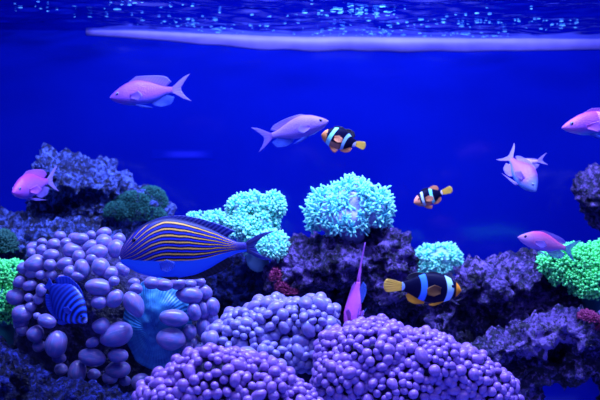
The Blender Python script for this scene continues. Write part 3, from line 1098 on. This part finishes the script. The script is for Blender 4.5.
ANTH = {'top': [(0, .008), (.03, .038), (.08, .078), (.17, .135), (.30, .195), (.45, .220), (.60, .190), (.75, .130), (.88, .076), (1, .050)],
        'bot': [(0, -.012), (.03, -.045), (.08, -.080), (.17, -.120), (.30, -.160), (.45, -.172), (.60, -.160), (.75, -.118), (.88, -.066), (1, -.046)],
        'wid': [(0, .010), (.03, .028), (.10, .055), (.25, .088), (.40, .094), (.60, .074), (.80, .040), (.92, .024), (1, .016)]}
AG = 'anthias swimming over the reef'


def anthias(label, snout, ped, body, fin, tail, k=1.0, w=1.0, roll=0.0, bend=0.0, upv=None, spread=1.0, dors=1.0, filament=0.0, pelvic=1.0, belly_fin=None, eye='eye_white', bendz=0.0):
    pr = scaled(ANTH, k, w)
    f = Fish('anthias', label, 'fish', AG, snout, ped, pr, M[body], roll, bend, upv, bendz)
    fm, tm = M[fin], M[tail]
    bf = M[belly_fin or fin]
    T = lambda s: f.top(s) - .012
    B = lambda s: f.bot(s) + .012
    f.fin('dorsal_fin', [(s, T(s)) for s in (.30, .42, .55, .68, .80, .90)],
          [(.34, T(.30) + .035 * dors), (.47, T(.42) + .075 * dors), (.62, T(.55) + .085 * dors), (.78, T(.68) + .115 * dors), (.93, T(.80) + .125 * dors), (1.0, T(.90) + .075 * dors)], fm, ripple=.006)
    f.fin('anal_fin', [(s, B(s)) for s in (.62, .70, .78, .88)], [(.68, B(.62) - .06), (.80, B(.70) - .115), (.95, B(.78) - .12), (1.02, B(.88) - .06)], bf, ripple=.005)
    S = spread
    f.fin('tail_fin', [(.985, .044), (.992, .015), (.992, -.015), (.985, -.042)],
          [(1.02 + filament, .06), (1.20, .185 * S), (1.31, .225 * S), (1.19, .09 * S), (1.135, .0), (1.17, -.09 * S), (1.28, -.215 * S), (1.18, -.17 * S), (1.02, -.055)] if not filament else
          [(1.05, .05), (1.22, .05), (1.30 + filament, .05), (1.30 + filament, .03), (1.26, .0), (1.20, -.03), (1.20, -.08 * S), (1.12, -.07 * S), (1.02, -.05)], tm, n=40)
    for sd in (-1, 1):
        f.fin('pectoral_fin', [(.315, .0), (.32, -.03), (.325, -.06)], [(.46, .035), (.52, -.05), (.44, -.115)], fm, y0=f.side(.32, -.03) * .96, out=(.5, .32, -.03), flip=sd, n=14, m=6)
        f.fin('pelvic_fin', [(.33, B(.33) + .01), (.37, B(.37)), (.41, B(.41))], [(.50, B(.33) - .065 * pelvic), (.66 * (.4 + .6 * pelvic), B(.37) - .09 * pelvic), (.52, B(.41) - .03)], bf, y0=.03, out=(.28, .36, f.bot(.36)), flip=sd, n=14, m=6)
    f.eyes(.125, .036, .030, M[eye])
    f.lips(.006, -.006, .012, .010, M[body])
    return f


anthias('lilac and pink anthias at upper left swimming left', P(110, 97.5, .955), P(172.5, 90.5, .965), 'anth_a', 'fin_lilac', 'fin_pale', k=1.03, bend=.10, belly_fin='fin_blue')
anthias('plain lavender anthias near the top middle, snout over the clownfish', P(328.5, 121, .91), P(272, 136, .92), 'anth_b', 'fin_lilac', 'fin_lilac', k=.95, spread=1.0, dors=.6, bend=-.06, eye='eye_dark', belly_fin='fin_blue')
anthias('violet anthias with a salmon patch cut off by the right edge', P(562, 127.5, .90), P(630, 121, .91), 'anth_c', 'fin_pink', 'fin_lilac', k=.84, dors=.7, belly_fin='fin_blue')
anthias('pearly pink anthias at upper right diving head first towards the viewer', P(536, 191, .866), P(510, 158.5, .898), 'anth_d', 'fin_lilac', 'fin_pale', k=1.18, w=1.35, dors=.5, upv=(.75, -.35, .55), bend=.10, spread=1.15, pelvic=1.3, belly_fin='fin_pale')
anthias('pale anthias with only its tail showing behind the diving pink one', P(506, 168, .975), P(538, 161, .955), 'anth_h', 'fin_pale', 'fin_pale', k=.85, spread=.8, dors=.05, pelvic=.3)
anthias('bright pink anthias at right with bluish tail over the green coral', P(518, 237, .895), P(566, 248.5, .905), 'anth_e', 'fin_lilac', 'fin_teal', k=.92, dors=.55, bend=-.06, eye='eye_dark')
anthias('magenta anthias at far left in front of the blue-white rock', P(12.5, 192.5, .885), P(46, 181.5, .945), 'anth_f', 'fin_pink', 'fin_pale', k=1.0, w=1.1, spread=1.0, belly_fin='fin_lilac', bend=.06, pelvic=1.2, dors=.8)
anthias('magenta anthias diving head down between the two purple bubble corals', P(350, 338, .90), P(357.5, 282, .905), 'anth_g', 'fin_pink', 'fin_pink', k=1.05, w=1.0, upv=(-.62, .8, .1), filament=.42, dors=.25, spread=.35, pelvic=.8, belly_fin='fin_blue', bendz=-.05)

CLOWN = {'top': [(0, .01), (.03, .060), (.08, .110), (.17, .165), (.30, .215), (.45, .238), (.60, .225), (.75, .175), (.88, .110), (1, .075)],
         'bot': [(0, -.02), (.03, -.065), (.08, -.110), (.17, -.160), (.30, -.205), (.45, -.228), (.60, -.215), (.75, -.165), (.88, -.105), (1, -.072)],
         'wid': [(0, .020), (.03, .045), (.10, .080), (.25, .115), (.40, .118), (.60, .092), (.80, .052), (.92, .034), (1, .024)]}
CG = 'black and white clownfish'


def clownfish(label, snout, ped, body, k=1.0, bend=0.0, upv=None, dors='fin_black', pect='fin_apricot', low='fin_orange', tail='fin_tail_y', roll=0, tail_len=1.0, w=1.0, low_len=1.0, dh=1.0):
    f = Fish('clownfish', label, 'fish', CG, snout, ped, scaled(CLOWN, k, w), M[body], roll, bend, upv)
    T = lambda s: f.top(s) - .015
    B = lambda s: f.bot(s) + .015
    f.fin('dorsal_fin', [(s, T(s)) for s in (.26, .38, .48, .58)], [(.30, T(.26) + .06 * dh), (.42, T(.38) + .07 * dh), (.52, T(.48) + .065 * dh), (.60, T(.58) + .045 * dh)], M['fin_black'], ripple=.005)
    f.fin('soft_dorsal_fin', [(s, T(s)) for s in (.58, .68, .78, .88)], [(.61, T(.58) + .045 * dh), (.74, T(.68) + .095 * dh), (.88, T(.78) + .105 * dh), (.94, T(.88) + .05 * dh)], M[dors], ripple=.005)
    f.fin('anal_fin', [(s, B(s)) for s in (.60, .70, .80, .88)], [(.62, B(.60) - .05), (.74, B(.70) - .10), (.88, B(.80) - .10), (.93, B(.88) - .045)], M[low], ripple=.005)
    e = tail_len
    f.fin('tail_fin', [(.985, .066), (.99, .02), (.99, -.02), (.985, -.064)], [(1.0 + .12 * e, .10), (1 + .24 * e, .115), (1 + .29 * e, .06), (1 + .30 * e, -.0), (1 + .29 * e, -.06), (1 + .24 * e, -.115), (1 + .12 * e, -.10)], M[tail], n=30)
    for sd in (-1, 1):
        f.fin('pectoral_fin', [(.34, .035), (.345, -.02), (.35, -.075)], [(.46, .075), (.58, .0), (.57, -.09), (.46, -.125)], M[pect], y0=f.side(.345, -.02) * .97, out=(.35, .345, -.02), flip=sd, n=16, m=6)
        f.fin('pelvic_fin', [(.28, B(.28)), (.34, B(.34)), (.40, B(.40))], [(.36, B(.28) - .10 * low_len), (.47, B(.34) - .14 * low_len), (.54, B(.40) - .045)], M[low], y0=.03, out=(.25, .34, f.bot(.34)), flip=sd, n=14, m=6)
    f.eyes(.15, .06, .030, M['eye_dark'])
    f.lips(.008, -.01, .022, .016, M['fin_orange'])
    return f


clownfish('largest black clownfish, low at right of centre, with orange snout and yellow tail', P(461, 290, .84), P(402, 286.5, .845), 'clown_big', k=1.10, bend=.05, pect='fin_brown', tail_len=1.05, low_len=.55, dh=.55)
clownfish('black clownfish near the top middle beside the lavender anthias snout', P(321.5, 134.5, .92), P(356, 143.5, .925), 'clown_mid', k=1.28, bend=-.08, low='fin_apricot')
clownfish('smallest black clownfish in open water right of the largest cyan coral', P(414, 202.5, .975), P(442, 192.5, .985), 'clown_far', k=1.08, dors='fin_apricot', low='fin_apricot', tail_len=1.25)

TANG = {'top': [(0, .02), (.015, .070), (.04, .115), (.08, .165), (.17, .235), (.27, .275), (.38, .290), (.50, .268), (.62, .225), (.75, .160), (.86, .090), (.94, .048), (1, .040)],
        'bot': [(0, -.02), (.015, -.045), (.05, -.070), (.12, -.120), (.20, -.155), (.29, -.180), (.42, -.196), (.55, -.188), (.68, -.150), (.80, -.092), (.90, -.050), (.96, -.038), (1, -.038)],
        'wid': [(0, .018), (.015, .026), (.05, .045), (.15, .075), (.30, .092), (.45, .092), (.65, .068), (.82, .040), (.94, .024), (1, .018)]}
f = Fish('surgeonfish', 'large blue surgeonfish with orange stripes gliding left above the bubble coral', 'fish', None, P(119.8, 258.5, .79), P(246, 247, .81), TANG, M['tang_body'], 0, .05)
T = lambda s: f.top(s) - .012
B = lambda s: f.bot(s) + .012
sd_ = [.16, .25, .35, .45, .55, .65, .75, .84]
f.fin('dorsal_fin', [(s, T(s)) for s in sd_], [(s + .035 + .045 * i / 7, T(s) + (.018, .024, .026, .028, .032, .036, .042, .046)[i]) for i, s in enumerate(sd_)], M['fin_tang'], n=50, label='dark dorsal fin edged in bright blue')
sa_ = [.36, .45, .55, .65, .75, .84]
f.fin('anal_fin', [(s, B(s)) for s in sa_], [(s + .05, B(s) - (.020, .032, .045, .055, .065, .055)[i]) for i, s in enumerate(sa_)], M['fin_black'], n=40, label='black anal fin')
f.fin('tail_fin', [(.985, .036), (.992, .012), (.992, -.012), (.985, -.034)], [(1.04, .065), (1.14, .105), (1.25, .115), (1.13, .065), (1.075, .0), (1.11, -.07), (1.22, -.130), (1.12, -.11), (1.03, -.06)], M['fin_tang'], n=40)
for sd in (-1, 1):
    f.fin('pectoral_fin', [(.30, -.06), (.305, -.085), (.31, -.115)], [(.36, -.035), (.42, -.07), (.40, -.115), (.35, -.135)], M['fin_blue'], y0=f.side(.305, -.09) * .97, out=(.25, .305, -.09), flip=sd, n=14, m=6)
    f.fin('pelvic_fin', [(.30, B(.30)), (.33, B(.33)), (.36, B(.36))], [(.36, B(.30) - .03), (.44, B(.33) - .035), (.44, B(.36) - .008)], M['fin_black'], y0=.02, out=(.1, .33, f.bot(.33)), flip=sd, n=12, m=5)
f.eyes(.125, .135, .020, M['eye_dark'])
f.lips(.004, -.002, .016, .014, M['damsel_body'])

DAM = {'top': [(0, .02), (.03, .055), (.10, .115), (.22, .21), (.38, .29), (.55, .31), (.70, .27), (.85, .17), (1, .07)],
       'bot': [(0, -.02), (.03, -.05), (.10, -.10), (.22, -.19), (.38, -.27), (.55, -.29), (.70, -.25), (.85, -.16), (1, -.07)],
       'wid': [(0, .015), (.05, .035), (.15, .07), (.35, .105), (.55, .10), (.75, .065), (.9, .035), (1, .02)]}
f = Fish('damselfish', 'small royal blue fish with dark bars in front of the large bubble coral', 'fish', None, P(86.5, 322, .80), P(50, 287, .82), scaled(DAM, 1.08, 1.0), M['damsel_body'], 0, .04, upv=(.6, -.2, .75))
T = lambda s: f.top(s) - .012
B = lambda s: f.bot(s) + .012
f.fin('dorsal_fin', [(s, T(s)) for s in (.20, .35, .5, .65, .8, .92)], [(.24, T(.2) + .04), (.40, T(.35) + .06), (.56, T(.5) + .07), (.74, T(.65) + .085), (.92, T(.8) + .09), (1.02, T(.92) + .05)], M['fin_damsel'], n=30)
f.fin('anal_fin', [(s, B(s)) for s in (.42, .55, .68, .8, .92)], [(.46, B(.42) - .04), (.62, B(.55) - .06), (.78, B(.68) - .08), (.92, B(.8) - .08), (1.02, B(.92) - .045)], M['fin_damsel'], n=30)
f.fin('tail_fin', [(.985, .06), (.99, .0), (.985, -.06)], [(1.06, .09), (1.14, .10), (1.11, .0), (1.14, -.10), (1.06, -.09)], M['fin_damsel'], n=26)
for sd in (-1, 1):
    f.fin('pectoral_fin', [(.30, .0), (.305, -.03), (.31, -.07)], [(.40, .03), (.46, -.04), (.40, -.10)], M['fin_damsel'], y0=f.side(.305, -.03) * .97, out=(.25, .305, -.03), flip=sd, n=14, m=6)
    f.fin('pelvic_fin', [(.30, B(.30)), (.34, B(.34)), (.38, B(.38))], [(.36, B(.30) - .10), (.46, B(.34) - .11), (.48, B(.38) - .03)], M['fin_damsel'], y0=.02, out=(.15, .34, f.bot(.34)), flip=sd, n=12, m=5)
f.eyes(.12, .04, .026, M['eye_dark'])

# ------------------------------------------------------------------ light
def area(name, loc, target, sx, sy, power, col):
    li = bpy.data.lights.new(name, 'AREA')
    li.shape = 'RECTANGLE'
    li.size, li.size_y = sx, sy
    li.energy = power
    li.color = col
    o = bpy.data.objects.new(name, li)
    COL.objects.link(o)
    o.location = loc
    o.rotation_euler = (Vector(target) - Vector(loc)).to_track_quat('-Z', 'Y').to_euler()
    return o


area('hood_lamp', (0.05, .76, WATER + .36), (0.03, .93, .2), .66, .14, 25.0, (.39, .48, .95))
area('front_fill', (0.0, .22, WATER + .25), (0.0, .98, .22), .9, .2, 3.6, (.40, .46, 1.0))  # added fill above the camera to brighten the fish flanks
w = bpy.data.worlds.new('room')
SC.world = w
w.use_nodes = True
bg = w.node_tree.nodes['Background']
bg.inputs[0].default_value = (.0, .05, 1.0, 1)
bg.inputs[1].default_value = 0.20

# ------------------------------------------------------------------ camera
cam = bpy.data.cameras.new('camera')
cam.sensor_width = 36
cam.lens = 54
cam.clip_start = .01
cam.dof.use_dof = True
cam.dof.focus_distance = .84
cam.dof.aperture_fstop = 9.0
co = bpy.data.objects.new('camera', cam)
COL.objects.link(co)
co.location = (0, 0, ZC)
co.rotation_euler = (math.pi / 2, 0, 0)
SC.camera = co

vs = SC.view_settings
vs.view_transform = 'Standard'
vs.look = 'None'
vs.gamma = 1
vs.use_curve_mapping = False
vs.exposure = 0.0
SC.cycles.use_denoising = True
SC.cycles.transparent_max_bounces = 12
